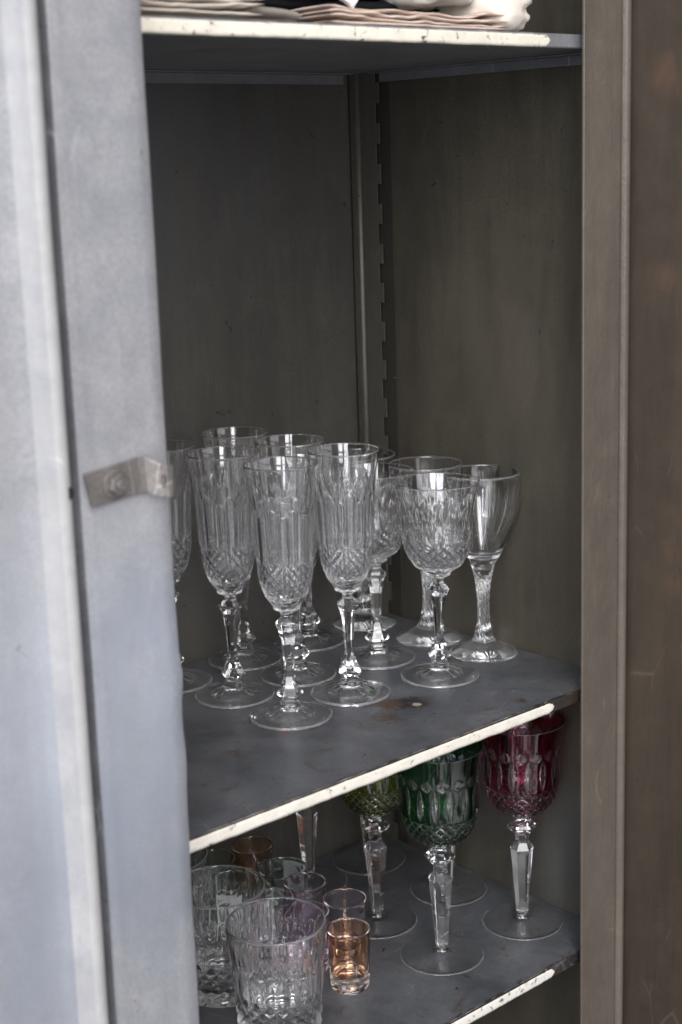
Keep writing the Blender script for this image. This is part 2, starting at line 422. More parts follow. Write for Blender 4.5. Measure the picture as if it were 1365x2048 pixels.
def local_box(pts, thick, name, mat, parent, bevel=.0004):
    """strip of plate following 3-D points (top edge, bottom edge pairs)"""
    V, Fc = [], []
    for (a, b, nrm) in pts:
        for q in (a, b): V.append(tuple(q)); 
        for q in (a, b): V.append(tuple(q + nrm*thick))
    for i in range(len(pts)-1):
        o = i*4
        Fc += [(o, o+4, o+5, o+1), (o+2, o+3, o+7, o+6), (o, o+2, o+6, o+4), (o+1, o+5, o+7, o+3)]
    Fc += [(0, 1, 3, 2), (len(V)-4, len(V)-2, len(V)-1, len(V)-3)]
    m = MB(); m.v, m.f = V, Fc
    return sub(m, name, mat, parent, bevel=bevel)
up = Vector((0, 0, 1))
# hinge plate: flat leaf bolted to the door, then a leg bent out towards the post
br = local_box([
    (on_door(.0645, .0022, .2625), on_door(.0602, .0022, .2430), nl),
    (on_door(.0450, .0022, .2640), on_door(.0420, .0022, .2440), nl),
    (on_door(.0262, .0024, .2662), on_door(.0240, .0024, .2452), nl),
    (on_door(.0232, .0040, .2662), on_door(.0212, .0040, .2450), (nl*.6-dl*.8).normalized()),
    (on_door(.0190, .0078, .2635), on_door(.0178, .0078, .2428), (nl*.45-dl*.9).normalized()),
    (on_door(.0160, .0112, .2612), on_door(.0150, .0112, .2418), (nl*.6-dl*.8).normalized()),
    (on_door(.0135, .0124, .2606), on_door(.0130, .0124, .2415), nl),
    (on_door(.0085, .0126, .2602), on_door(.0095, .0126, .2414), nl),
], .0017, 'hinge_bracket', M['steel'], ld)
def disc(center, ax, r, h, n, name, mat, parent, rot=0, r2=None, bevel=0):
    ax = ax.normalized(); a = ax.cross(up).normalized(); b = ax.cross(a)
    m = MB(); V = []
    for (rr, hh) in ((r, 0), (r, h*.75), (r2 or r*.9, h)):
        for i in range(n):
            t = rot+2*PI*i/n; V.append(tuple(center + a*rr*math.cos(t) + b*rr*math.sin(t) + ax*hh))
    Fc = []
    for k in range(2):
        for i in range(n):
            j = (i+1) % n; Fc.append((k*n+i, k*n+j, k*n+n+j, k*n+n+i))
    Fc.append(tuple(range(n))); Fc.append(tuple(2*n+i for i in range(n)))
    m.v, m.f = V, Fc
    return sub(m, name, mat, parent, bevel=bevel)
bc = on_door(.0440, .0040, .2538)
disc(bc, nl, .0085, .0012, 32, 'washer', M['steel'], ld)
disc(bc+nl*.0012, nl, .0064, .0042, 6, 'nut', M['steel'], ld, rot=.35)
disc(bc+nl*.0054, nl, .0032, .0022, 24, 'bolt_end', M['steel'], ld)
mk = NT('hole_dark'); pp = mk.n('ShaderNodeBsdfPrincipled', Roughness=.9); pp.inputs['Base Color'].default_value = (.004,.004,.004,1); mk.l(pp.outputs[0], mk.out.inputs[0])
disc(on_door(.0822, .0124, .2562), nl, .0034, .0004, 24, 'screw_hole', mk.m, ld)
disc(on_door(.0165, .0128, .2515), (nl*.5-dl*.87), .0034, .0008, 24, 'rivet', M['steel'], ld)
mk = NT('red_primer'); pp = mk.n('ShaderNodeBsdfPrincipled', Roughness=.7); pp.inputs['Base Color'].default_value = (.35,.06,.03,1); mk.l(pp.outputs[0], mk.out.inputs[0])

# ------------------------------------------------------------------ glassware
N = 240
def catmull(pts, per):
    out = []
    n = len(pts)
    for i in range(n-1):
        p0 = pts[max(i-1, 0)]; p1 = pts[i]; p2 = pts[i+1]; p3 = pts[min(i+2, n-1)]
        for k in range(per):
            t = k/per
            out.append(tuple(.5*((2*p1[j]) + (-p0[j]+p2[j])*t + (2*p0[j]-5*p1[j]+4*p2[j]-p3[j])*t*t + (-p0[j]+3*p1[j]-3*p2[j]+p3[j])*t**3) for j in (0, 1)))
    out.append(pts[-1])
    return out
def resample(pts, step):
    out = [pts[0]]; acc = 0
    for a, b in zip(pts, pts[1:]):
        L = math.dist(a, b)
        if L == 0: continue
        d = step - acc
        while d <= L:
            t = d/L; out.append((a[0]+(b[0]-a[0])*t, a[1]+(b[1]-a[1])*t)); d += step
        acc = (acc + L) % step
    if math.dist(out[-1], pts[-1]) > 1e-6: out.append(pts[-1])
    return out
def curve(pts, step): return resample(catmull(pts, 16), step)
HEX = [math.cos(PI/6)/math.cos(((2*PI*i/N) % (PI/3))-PI/6) for i in range(N)]

def rings_mesh(name, rings, mat, parent, close_end=False, n=N):
    """rings: (z, [radius...], [(tint or painted groove dark, etching or painted bright edge)...] or None, smooth) from top of outside round to the end; last may be a point"""
    V, A, Fc, S = [], [], [], []
    for (z, rad, at, sm) in rings:
        for i in range(n):
            t = 2*PI*i/n
            V.append((rad[i]*math.cos(t)*.001, rad[i]*math.sin(t)*.001, z[i]*.001 if isinstance(z, list) else z*.001))
            A.append((at[i][0], at[i][1], 0) if at else (0, 0, 0))
    m = len(rings)
    for k in range(m-1):
        for i in range(n):
            j = (i+1) % n
            Fc.append((k*n+i, (k+1)*n+i, (k+1)*n+j, k*n+j)); S.append(rings[k][3] and rings[k+1][3])
    if close_end:
        c = len(V); V.append((0, 0, close_end*.001)); A.append(A[-1])
        for i in range(n):
            j = (i+1) % n
            Fc.append(((m-1)*n+i, c, (m-1)*n+j)); S.append(True)
    # orientation used: rings listed so that outward normals result (outside: top to bottom)
    return mesh_obj(name, V, Fc, mat, parent, S, attr=A)

def circ(r): return [r]*N
def shape(r, hexness): return [r*((1-hexness)+hexness*HEX[i]) for i in range(N)]

def groove_diamond(i, z, nd, p, depth, w):
    a = nd*i/N; b = z/p
    u = (a+b) % 1; v = (a-b) % 1
    du = min(u, 1-u); dv = min(v, 1-v)
    g = max(0, 1-du/w, 1-dv/w)
    return depth*g
def lens(i, z, nc, zc, hz, hw, depth, phase=0.):
    """pointed oval cut; hw = half width as a fraction of the column"""
    u = ((nc*i/N + phase) % 1) - .5
    t = (z-zc)/hz
    if abs(t) >= 1: return 0, 0
    w = hw*(1-t*t)
    if abs(u) >= w: return 0, 0
    return depth*(1-(u/w)**2)*(1-t*t)**.5, min(1, (w-abs(u))/(.08))

def stemware(kind, mat_bowl, mat_clear, root):
    # ---------------- bowl outside
    if kind in ('flute', 'goblet'):
        if kind == 'flute':
            outp = [(10,91.5),(12.4,94.2),(16.2,99.8),(19.4,107),(21.7,117),(22.6,130),(23.4,150),(24.6,172),(26.5,188),(29.0,204.4)]
            inp = [(28.0,204.4),(25.4,187),(23.2,171),(21.6,150),(20.6,130),(19.3,117),(16.9,108.5),(13.2,102.5),(8,98.6),(2,96.6)]
            zr, dz0, dz1, fl1, rim = 205, 100.5, 131, 173, 28.5
        else:
            outp = [(10,91.5),(15,94.2),(20.5,98.6),(25.6,105.8),(29.2,116),(30.4,126),(30.7,140),(31.5,150),(33.3,160),(36,168.4)]
            inp = [(35.0,168.4),(32.2,159),(30.0,148),(28.7,137),(27.8,123),(25.3,112),(21,104.5),(14,99),(7,97),(2,96.4)]
            zr, dz0, dz1, fl1, rim = 169, 98, 124, 150, 35.5
    else:
        outp = [(6,103.5),(12,104.8),(20.5,108.5),(27,115),(31.2,125),(33,137),(33.2,150),(33.8,162),(35.2,175),(37.8,189.4)]
        inp = [(36.8,189.4),(34.2,176),(32.4,163),(31.6,150),(31.2,138),(29,126),(24.5,117),(18,111),(9,108),(2,107.5)]
        zr, dz0, dz1, fl1, rim = 190, 106.5, 134, 163, 37.3
    tinted = kind == 'overlay'
    rings = []
    oc = curve(outp, .62)[::-1]
    for (r, z) in oc:
        rad, at = [], []
        for i in range(N):
            d = 0; cut = 0; g0 = 0; ridge = 0
            if dz0 <= z <= dz1:
                fade = min(1, (z-dz0)/1.0)
                if kind == 'flute': g = groove_diamond(i, z, 20, 7.6, 1.35, .42)
                elif kind == 'goblet': g = groove_diamond(i, z, 20, 8.4, 1.5, .42)
                else: g = groove_diamond(i, z, 22, 8.4, 1.3, .42)
                # scalloped top border of the diamond band
                top_fade = min(1, max(0, (dz1-z)/3.0))
                g0 = g/1.35*fade*top_fade
                d += (g*.9+.25)*fade*top_fade
                cut = max(cut, max(0, (g-.75)/.3))*top_fade
            if kind == 'flute' and z > dz1-5:
                u = ((16*i/N) % 1) - .5
                alt = int(16*i/N) % 2
                ztop = fl1 - (6 if alt else 0)
                tt = (z-(dz1-5))/4
                e = math.sqrt(max(0, 1-((z-(ztop-4))/4)**2)) if z > ztop-4 else 1
                if z < ztop:
                    w = .47*e; ridge = abs(u)*(1 if z < fl1-12 else 0)
                    if abs(u) < w: d += 1.25*(1-(u/w)**2)*min(1, tt)*(.35+.65*e)
                # small upper notches between the columns
                g, _ = lens(i, z, 16, fl1+4, 8, .30, .6, .5); d += g
            elif kind == 'goblet' and z > dz1-7:
                g, _ = lens(i, z, 16, 131, 19, .50, 1.25); d += g*min(1, (z-(dz1-7))/5)
                g, _ = lens(i, z, 16, 140, 16, .30, .8, .5); d += g
            elif kind == 'overlay' and z > dz1-3:
                g, c1 = lens(i, z, 16, 149, 15.5, .27, 1.0); d += g; cut = max(cut, c1)
                g, c1 = lens(i, z, 16, 166.5, 5.2, .42, .8, .5); d += g; cut = max(cut, c1)
            fr = (0 if tinted else .015) + (.28 if d > .95*(1.3 if dz0 <= z <= dz1 else .9) and z < dz1 and not tinted else 0)  # whitening painted in for glints on cuts, flats and rim
            if not tinted and dz0+1 < z < dz1-3 and d < .25+.9*.45: fr += .06
            if z > dz1 and not tinted and d < .12 and z < fl1-8: fr += .05
            if z > zr-1.2: fr = .06 if tinted else .26
            core = 0
            if not tinted and dz0 <= z <= dz1-2: core = min(1, max(0, (g0-.55)/.3))  # dark lines of the cuts painted into the tint
            if not tinted and z > dz1 and ridge > .40: core = min(.35, (ridge-.40)/.08)
            if core > 0: fr *= .3
            rad.append(r-d); at.append((1-cut*.84 if tinted else core, fr))
        rings.append((z, rad, at, True))
    # rim + inside
    head = [(zr-.15, circ(rim+.25), [(.9 if tinted else 0, .08 if tinted else .24)]*N, True)]
    inner = [(zr-.15, circ(rim-.25), [(.9 if tinted else 0, .08 if tinted else .24)]*N, True)]
    ic = curve(inp, 1.6)
    inner += [(z, circ(r), [(0, 0)]*N, True) for (r, z) in ic]
    seq = inner[::-1] + head + rings            # inside bottom -> inside top -> rim -> outside down
    # orientation: going up on the inside and down on the outside gives outward normals
    V_rings = seq
    b = rings_mesh('bowl', V_rings, mat_bowl, root)
    # centre of the inside bottom
    cap(b, inp[-1][1]-.05)
    # ---------------- stem
    if kind in ('flute', 'goblet'):
        st = [(10,91.5,0,1),(10.5,90.6,0,1),(10.2,89.4,0,1),(7.6,88.0,0,1),(5.4,87.0,.4,0),(4.9,85.5,1,0),(5.1,82.6,1,0),(9.9,77.8,1,0),(9.3,76.4,1,0),(7.4,71.5,1,0),(6.1,66,1,0),(5.3,60,1,0),(4.7,53,1,0),(4.3,46,1,0),(4.1,39,1,0),(4.6,34.5,1,0),(5.8,30,1,0),(7.6,25.5,1,0),(10.8,20.2,1,0),(10.4,18.8,1,0),(6.9,16.2,1,0),(6.9,14.6,1,0),(8.2,13.0,1,0),(8.3,11.6,1,0),(8.4,10.6,.6,0)]
        ft = [(8.4,10.6,.6,0),(9.2,9.4,.2,1),(11.6,7.8,0,1),(14.5,6.7,0,1),(17,5.6,0,1),(18.6,4.4,0,1),(20.5,3.7,0,1),(26,3.2,0,1),(31.4,2.8,0,1),(32.7,2.5,0,1),(33.2,1.7,0,1),(33.0,.8,0,1),(32.2,.25,0,1),(31,.15,0,1),(29,.5,0,1),(24,1.1,0,1),(18,1.5,0,1),(14,2.3,-1,1),(11,4.2,-1,1),(8,5.6,-1,1),(4,6.2,0,1),(1.2,6.3,0,1)]; fc = 6.3
    else:
        st = [(6,103.5,0,1),(5.6,102,.5,0),(5.5,98.6,1,0),(9.0,97,1,0),(12.9,92.6,1,0),(12.9,90.4,1,0),(8.6,86.4,1,0),(6.0,84.8,1,0),(5.8,79,1,0),(6.2,77.5,1,0),(10.3,71.5,1,0),(9.7,68,1,0),(8.4,52,1,0),(7.2,36,1,0),(6.2,22,1,0),(5.5,13,1,0),(5.3,11,1,0),(4.7,10,.5,1),(4.9,8.6,0,1)]
        ft = [(4.9,8.6,0,1),(5.6,6.6,0,1),(8,4.9,0,1),(13,3.7,0,1),(20,2.9,0,1),(28,2.3,0,1),(34.2,1.8,0,1),(35.3,1.5,0,1),(35.6,.9,0,1),(35.2,.35,0,1),(34,.15,0,1),(28,.4,0,1),(18,1.1,0,1),(9,2.2,0,1),(6.5,3.2,-1,1),(4.5,4.3,-1,1),(1.2,4.8,0,1)]; fc = 4.8
    def conv(lst):
        out = []
        for (r, z, h, sm) in lst:
            fr = (.34 if kind == 'overlay' else .36) if (r > 32.5 and z < 2.6 and z > .5 and (kind != 'overlay' or r > 35)) else ((.02 if kind == 'overlay' else .04) if z > 1.5 and r > 9 else 0)  # foot edge and top whitened to paint in their bright look
            if h < 0: out.append((z, [r*(1+.045*math.cos(12*2*PI*i/N)) for i in range(N)], None, True))
            else: out.append((z, shape(r, h), [(0, fr)]*N, bool(sm)))
        return out
    rings_mesh('stem', conv(st), mat_clear, root)
    # extra rings on the foot for a smooth dome
    def dens(lst):
        out = []
        for a, b2 in zip(lst, lst[1:]):
            out.append(a)
        out.append(lst[-1]); return out
    rings_mesh('foot', conv(dens(ft)), G['foot'], root, close_end=fc)

def twist_glass(mat, root):
    outp = [(9.0,76),(11.0,83),(15.8,91),(20,101),(24.5,112),(28.6,124),(31.3,137),(32.6,149),(33.0,158),(32.7,163.4)]
    inp = [(31.7,163.4),(31.9,157),(31.4,149),(30.1,137),(27.4,124),(22.8,112),(17.5,101),(13.5,94),(9,90.2),(4,88.8),(1,88.5)]
    rings = [(z, circ(r), [(0, .30 if z > 161.8 else .01)]*N, True) for (r, z) in curve(outp, 1.0)[::-1]]  # rim whitened as a painted glint
    seq = [(z, circ(r), None, True) for (r, z) in curve(inp, 1.8)][::-1] + [(163.8, circ(32.0), [(0, .35)]*N, True), (163.8, circ(32.4), [(0, .35)]*N, True)] + rings
    b = rings_mesh('bowl', seq, mat, root)
    cap(b, 88.4)
    sp = [(9.0,76),(7.4,68),(6.0,58),(5.4,48),(5.5,38),(6.2,28),(7.6,20),(9.4,15)]
    R = []
    for (r, z) in curve(sp, .9):
        e = min(1, max(0, (76-z)/5), max(0, (z-15)/3))
        R.append((z, [r - e*.95*(.5+.5*math.cos(12*(2*PI*i/N) + z*.75)) for i in range(N)], None, True))
    rings_mesh('stem', R, mat, root)
    fp = [(9.4,15),(11.5,12.2),(15.5,9.4),(21,6.6),(26.5,4.4),(29.4,3.2),(30.2,2.0),(29.6,.7),(28,.2),(26.5,.45),(21,.9),(14,1.5),(7,2.0),(1,2.2)]
    rings_mesh('foot', [(z, circ(r), [(0, .06 if z > 3 else .1 if r > 28 else .02)]*N, True) for (r, z) in curve(fp, 1.1)], G['foot_green'], root, close_end=2.2)

def tumbler(mat, root, r_top=39.0, h=92):
    R = []
    prof = [(r_top-.3, h-.5), (r_top-.5, h-10), (r_top-2.5, h*.6), (r_top-4.4, h*.3), (r_top-5.6, 8), (r_top-6.2, 3.5), (r_top-7.4, .9), (r_top-9, .2)]
    for (r, z) in curve(prof, .75):
        rad = []; at = []
        for i in range(N):
            d = 0
            if 5 < z < 40:
                d += (.2+1.25*groove_diamond(i, z, 20, 10.5, 1, .40))*min(1, (z-5)/2)*min(1, (40-z)/4)
            if z > 30:
                g, _ = lens(i, z, 20, 50, 26, .48, 1.3); d += g*min(1, (z-30)/8)
                g, _ = lens(i, z, 20, 66, 15, .30, .9, .5); d += g
            rad.append(r-d); at.append((min(1, max(0, (d-1.0)/.25)) if z < 38 else 0, .3 if z > h-1.5 else .015))  # painted dark groove lines and painted bright rim
        R.append((z, rad, at, True))
    inn = curve([(r_top-1.7, h-.5), (r_top-2.2, h-12), (r_top-4.2, h*.6), (r_top-6, h*.3), (r_top-7.5, 20), (r_top-11, 14), (r_top-17, 12), (4, 11.6)], 1.8)
    seq = [(z, circ(r), None, True) for (r, z) in inn][::-1] + [(h-.05, circ(r_top-1.3), [(0, .5)]*N, True), (h-.05, circ(r_top-.7), [(0, .5)]*N, True)] + R
    # underside with a cut star
    for (r, z, a) in ((r_top-12, .8, .0), (r_top-16, 1.4, .5), (r_top-24, 2.0, .8), (4, 2.2, 0)):
        seq.append(([z + a*(.5+.5*math.cos(16*2*PI*i/N)) for i in range(N)], circ(r), None, True))
    b = rings_mesh('tumbler_body', seq, mat, root, close_end=2.2)
    cap(b, 11.6)
def cap(b, z):
    """close the inside bottom of a bowl: fan over the first ring"""
    bm = bmesh.new(); bm.from_mesh(b.data); bm.verts.ensure_lookup_table()
    vs = [bm.verts[i] for i in range(N)]
    c = bm.verts.new((0, 0, z*.001))
    for i in range(N):
        f = bm.faces.new((vs[i], vs[(i+1) % N], c)); f.smooth = True
    bm.to_mesh(b.data); bm.free()

def star_d(u, v, r):
    a = math.atan2(v, u); d = math.hypot(u, v)
    k = .5+.5*math.cos(5*(a-PI/2)); return d < r*(.42+.58*k**1.5)
def marks_panel(th, z, h):
    """frosted panel with a clear crescent moon and star, centred on angle 0 (mm)"""
    if abs(th) > .62 or not (h*.30 < z < h*.93): return 0
    x = th*22; y = z-h*.66
    if star_d(x+7.2, y-9.5, 3.2): return 0
    if math.hypot(x-1.5, y+1) < 9.5 and not math.hypot(x-5.5, y-1.5) < 7.2: return 0
    if star_d(x+6, y+12, 2.6) or star_d(x-7, y+13, 2.2): return 0
    return 1
def marks_star(th, z, h):
    x = th*18; y = z-h*.42
    d = math.hypot(x, y)
    if d > 5: return 0
    a = math.atan2(y, x)
    ray = abs(math.sin(4*a))
    return .8 if ray*d < .55 else 0
def shot(mat, root, rt, rb, h, base, tint_top=1, marks=None):
    R = []
    for (r, z) in resample([(rt-.2, h-.4), (rb, 3), (rb-.5, 1.2), (rb-1.6, .2)], .7):
        t = tint_top*min(1, max(.08, (z-base*.5)/base))
        at = []
        for i in range(N):
            th = (2*PI*i/N + PI) % (2*PI) - PI
            at.append((t, marks(th, z, h) if marks else 0))
        R.append((z, circ(r), at, True))
    th_ = 1.5
    inn = resample([(rt-th_, h-.4), (rb-1.9, base+3), (rb-3.2, base+.8), (rb-6, base), (2, base-.3)], 1.5)
    seq = [(z, circ(r), [(tint_top*.6 if z > base+2 else .1, 0)]*N, True) for (r, z) in inn][::-1] + [(h, circ(rt-1.1), [(1, .2)]*N, True), (h, circ(rt-.5), [(1, .2)]*N, True)] + R
    seq.append((.9, circ(rb-4), [(.1, 0)]*N, True)); seq.append((1.6, circ(3), [(.1, 0)]*N, True))
    b = rings_mesh('glass_body', seq, mat, root, close_end=1.6); cap(b, base-.3)

G = {
 'clear': glass('crystal_glass', (.42,.42,.45), ior=1.545),  # grey tint serves only the painted dark groove lines
 'foot': glass('foot_glass', ior=1.40),
 'foot_green': glass('foot_soda_glass', ior=1.42),
 'soda': glass('soda_glass', ior=1.52),
 'green': glass('green_overlay', (.001,.060,.005), 1.545),
 'ruby': glass('ruby_overlay', (.30,.006,.035), 1.545),
 'olive': glass('olive_overlay', (.26,.38,.006), 1.545),
 'blue': glass('blue_overlay', (.01,.03,.25), 1.545),
 'amber': glass('amber_glass', (1.0,.66,.44), 1.5),
 'darkamber': glass('dark_amber_glass', (.90,.66,.50), 1.5),
 'violet': glass('violet_glass', (.91,.87,.93), 1.5),
 'purple': glass('purple_glass', (.83,.70,.86), 1.5),
 'smoke': glass('smoke_glass', (.90,.89,.93), 1.5),
 'green_tint': glass('pale_green_glass', (.76,.91,.84), 1.5),
}
ZS = .0002
def place(proto, first, x, y, z, rz, label, cat, group, name):
    o = proto if first else copy_tree(proto)
    o.location = (x, y, z+ZS); o.rotation_euler = (0, 0, rz)
    tag(o, label, cat, group)
    return o
# champagne flutes
fl = thing('champagne_flute', (0,0,0), 'x', 'flute'); stemware('flute', G['clear'], G['clear'], fl)
FG = 'cut crystal champagne flutes on the middle shelf'
for i, (x, y, rz, lab) in enumerate([
    (-.2513, .1271, .30, 'champagne flute standing nearest the front of the middle shelf, beside the rust mark'),
    (-.2517, .1985, .12, 'champagne flute directly left of the front flute, clear of the door'),
    (-.1826, .1324, .85, 'champagne flute directly right of the front flute, nearest the goblets'),
    (-.1820, .1995, .55, 'champagne flute in the second row, its stem showing just right of the front flute'),
    (-.1870, .2662, .20, 'rearmost champagne flute against the back panel, with the highest rim in the photo'),
    (-.2665, .2640, .70, 'cut crystal champagne flute half hidden behind the edge of the pale door'),
]):
    place(fl, i == 0, x, y, 0, rz, lab, 'flute', FG, 'champagne_flute')
go = thing('wine_goblet', (0,0,0), 'x', 'goblet'); stemware('goblet', G['clear'], G['clear'], go)
GG = 'cut crystal wine goblets on the middle shelf'
for i, (x, y, rz, lab) in enumerate([
    (-.1013, .1093, .95, 'cut crystal wine goblet in front, alone on the right of the flutes'),
    (-.1045, .1824, .35, 'cut crystal wine goblet between the right flute and the twisted stem glasses'),
    (-.1128, .2646, .50, 'cut crystal wine goblet near the back panel, mostly hidden behind the flutes'),
]):
    place(go, i == 0, x, y, 0, rz, lab, 'goblet', GG, 'wine_goblet')
tw = thing('wine_glass', (0,0,0), 'x', 'wine glass'); twist_glass(G['soda'], tw)
for i, (x, y, rz, lab) in enumerate([
    (-.0310, .1240, .0, 'plain wine glass with twisted stem, rightmost on the middle shelf by the side wall'),
    (-.0330, .1900, 1.0, 'plain wine glass with twisted stem, standing behind the front cut crystal goblet'),
    (-.0411, .2680, 2.0, 'twisted stem wine glass farthest back in the corner by the slotted strip'),
]):
    place(tw, i == 0, x, y, 0, rz, lab, 'wine glass', 'twisted stem wine glasses on the middle shelf', 'wine_glass')
# tall coloured overlay goblets
def overlay(key, x, y, rz, lab, proto=None):
    if proto is None:
        o = thing('hock_goblet', (0,0,0), 'x', 'goblet'); stemware('overlay', G[key], G['clear'], o)
    else:
        o = copy_tree(proto)
        for ch in o.children:
            if ch.name.startswith('bowl'):
                ch.data = ch.data.copy(); ch.data.materials.clear(); ch.data.materials.append(G[key])
    o.location = (x, y, ZB+ZS); o.rotation_euler = (0, 0, rz)
    tag(o, lab, 'goblet', 'tall hock goblets on the lower shelf'); return o
gp = overlay('green', -.1351, .0797, .10, 'tall goblet with dark green cut bowl on clear faceted stem')
overlay('ruby', -.0427, .0705, .32, 'tall goblet with ruby red cut bowl, rightmost on the lower shelf', gp)
overlay('olive', -.1310, .1637, .15, 'tall goblet with olive green cut bowl half hidden by the shelf edge', gp)
overlay('blue', -.0434, .1609, .6, 'tall clear stemmed goblet standing behind the dark green one, bowl hidden', gp)
overlay('olive', -.0521, .2600, .9, 'tall clear stemmed goblet farthest back by the corner, its bowl hidden by the shelf', gp)
overlay('olive', -.1250, .2635, .4, 'tall clear stemmed goblet behind the shot glasses near the back panel', gp)
# tumblers
tu = thing('whisky_tumbler', (0,0,0), 'x', 'tumbler'); tumbler(G['clear'], tu)
for i, (x, y, rz, lab) in enumerate([
    (-.3050, .0910, .2, 'cut crystal tumbler at the front of the lower shelf, cropped by the picture edge'),
    (-.3010, .1697, .5, 'cut crystal tumbler behind the front one, beside the pale door'),
    (-.2985, .2500, .9, 'cut crystal tumbler farthest back, only its rim showing beside the pale door'),
]):
    place(tu, i == 0, x, y, ZB, rz, lab, 'tumbler', 'cut crystal tumblers on the lower shelf', 'whisky_tumbler')
# shot glasses
FACE = math.atan2(-.87, -.79)
def shotg(key, x, y, rt, rb, h, base, lab, marks=None, rz=0, tt=1, group='small coloured shot glasses on the lower shelf', nm='shot_glass'):
    o = thing(nm, (x, y, ZB+ZS), lab, 'shot glass', group, rz)
    shot(G[key], o, rt, rb, h, base, tt, marks); return o
shotg('amber', -.2243, .0980, 18.2, 16.0, 52, 12, 'orange amber shot glass with thick clear base, front of the small glasses', marks_star, FACE+.35)
shotg('violet', -.1910, .1392, 18.9, 17.0, 52, 9, 'pale violet grey shot glass directly behind the orange one')
shotg('violet', -.1944, .1875, 18.9, 17.0, 52, 9, 'pale violet shot glass in front of the green rimmed glass')
shotg('purple', -.2285, .1446, 18.9, 17.0, 52, 9, 'deep purple shot glass seen through the front tumbler')
shotg('smoke', -.2330, .1845, 18.2, 16.6, 52, 9, 'dark violet shot glass between the two cut tumblers')
TG = 'tinted glasses at the back of the lower shelf'
shotg('green_tint', -.1847, .2294, 22.6, 20, 48, 7, 'pale green glass with frosted moon and star panel', marks_panel, .22, .8, TG, 'juice_glass')
shotg('green_tint', -.2475, .2235, 19.5, 17.5, 60, 8, 'pale green glass with frosted panel behind the second tumbler', marks_panel, FACE-.1, .8, TG, 'juice_glass')
shotg('green_tint', -.2325, .2680, 20.5, 18.5, 60, 8, 'pale green glass at the back, next to the amber one', None, 0, .8, TG, 'juice_glass')
shotg('darkamber', -.1834, .2740, 19.6, 17.5, 55, 8, 'brown amber glass against the back panel', None, 0, 1, TG, 'juice_glass')

# ------------------------------------------------------------------ folded linen on the top shelf
ZC = ZTOP+.0092+.0004
def folded(name, x0, x1, y0, y1, z0, layers, th, mat, seed, label, wave=.0015, ang=0, slump=0, cat='cloth'):
    """stack of soft folded layers with rounded front folds, one mesh"""
    V, Fc = [], []
    nx, ns = 64, 28
    for L in range(layers):
        base = len(V)
        yo = .004*noise.noise(Vector((L*3.1, seed, 0)))
        for i in range(nx+1):
            t = i/nx; x = x0+(x1-x0)*t
            w = wave*(noise.noise(Vector((x*26, L*.35+seed, 0)))*1.9 + .8*noise.noise(Vector((x*75, L*.8+seed, 2))))
            if L == 0: w = abs(w)*.4
            endf = min(1, t*14+.15, (1-t)*14+.15)
            for j in range(ns):
                # closed loop section in y,z : flat sheet with rounded nose
                q = j/ns
                a = 2*PI*q
                cy, cz = math.cos(a), math.sin(a)
                sx = (abs(cy)**.25)*(1 if cy > 0 else -1)
                yy = (y0+y1)/2 - sx*(y1-y0)/2 + yo*(1 if cy > 0 else 0) + .003*noise.noise(Vector((x*15, L+seed, 5)))
                zz = z0 + th*(L+.5) + cz*th*.5*(.75+.25*endf)*endf + w*(.4+.6*(1 if cy > 0 else .6))
                zz -= slump*(t**3)*th*layers*.7
                V.append((x, yy, max(zz, z0+.0001+L*.0001)))
        for i in range(nx):
            for j in range(ns):
                a = base+i*ns+j; b = base+i*ns+(j+1) % ns
                Fc.append((a, b, b+ns, a+ns))
        Fc.append(tuple(base+j for j in range(ns))[::-1]); Fc.append(tuple(base+nx*ns+j for j in range(ns)))
    m = MB(); m.v, m.f = V, Fc
    o = m.build(name, mat)
    for p in o.data.polygons: p.use_smooth = True
    tag(o, label, cat, 'folded linen on the top shelf')
    return o
CM = {
 'cream': cloth_mat('cream_linen', (.66,.59,.51)),
 'pink': cloth_mat('blush_linen', (.66,.54,.46), ((.40,.28,.21), 120)),
 'white': cloth_mat('white_linen', (.70,.69,.70)),
 'taupe': cloth_mat('taupe_linen', (.20,.17,.14)),
 'black': cloth_mat('black_linen', (.006,.006,.008)),
 'grey': cloth_mat('grey_linen', (.42,.40,.36)),
}
folded('tablecloth', -.515, -.345, .010, .20, ZC+.0022, 6, .0042, CM['cream'], 1, 'cream folded tablecloth with wavy edges at the left end of the top shelf', wave=.0022)
folded('napkin', -.47, -.318, .006, .18, ZC, 1, .0018, CM['taupe'], 2, 'thin taupe cloth lying flat under the cream tablecloth', wave=.0005)
folded('napkin', -.352, -.302, .022, .2, ZC+.0030, 1, .0100, CM['taupe'], 3, 'rolled taupe cloth in front of the black linen', slump=.3)
folded('tablecloth', -.330, -.135, .060, .24, ZC, 5, .012, CM['black'], 4, 'black folded cloth in the middle of the top shelf', wave=.001)
folded('towel', -.296, -.1235, .006, .055, ZC, 4, .0028, CM['pink'], 5, 'blush and tan striped cloth folded flat at the front of the top shelf', wave=.0016)

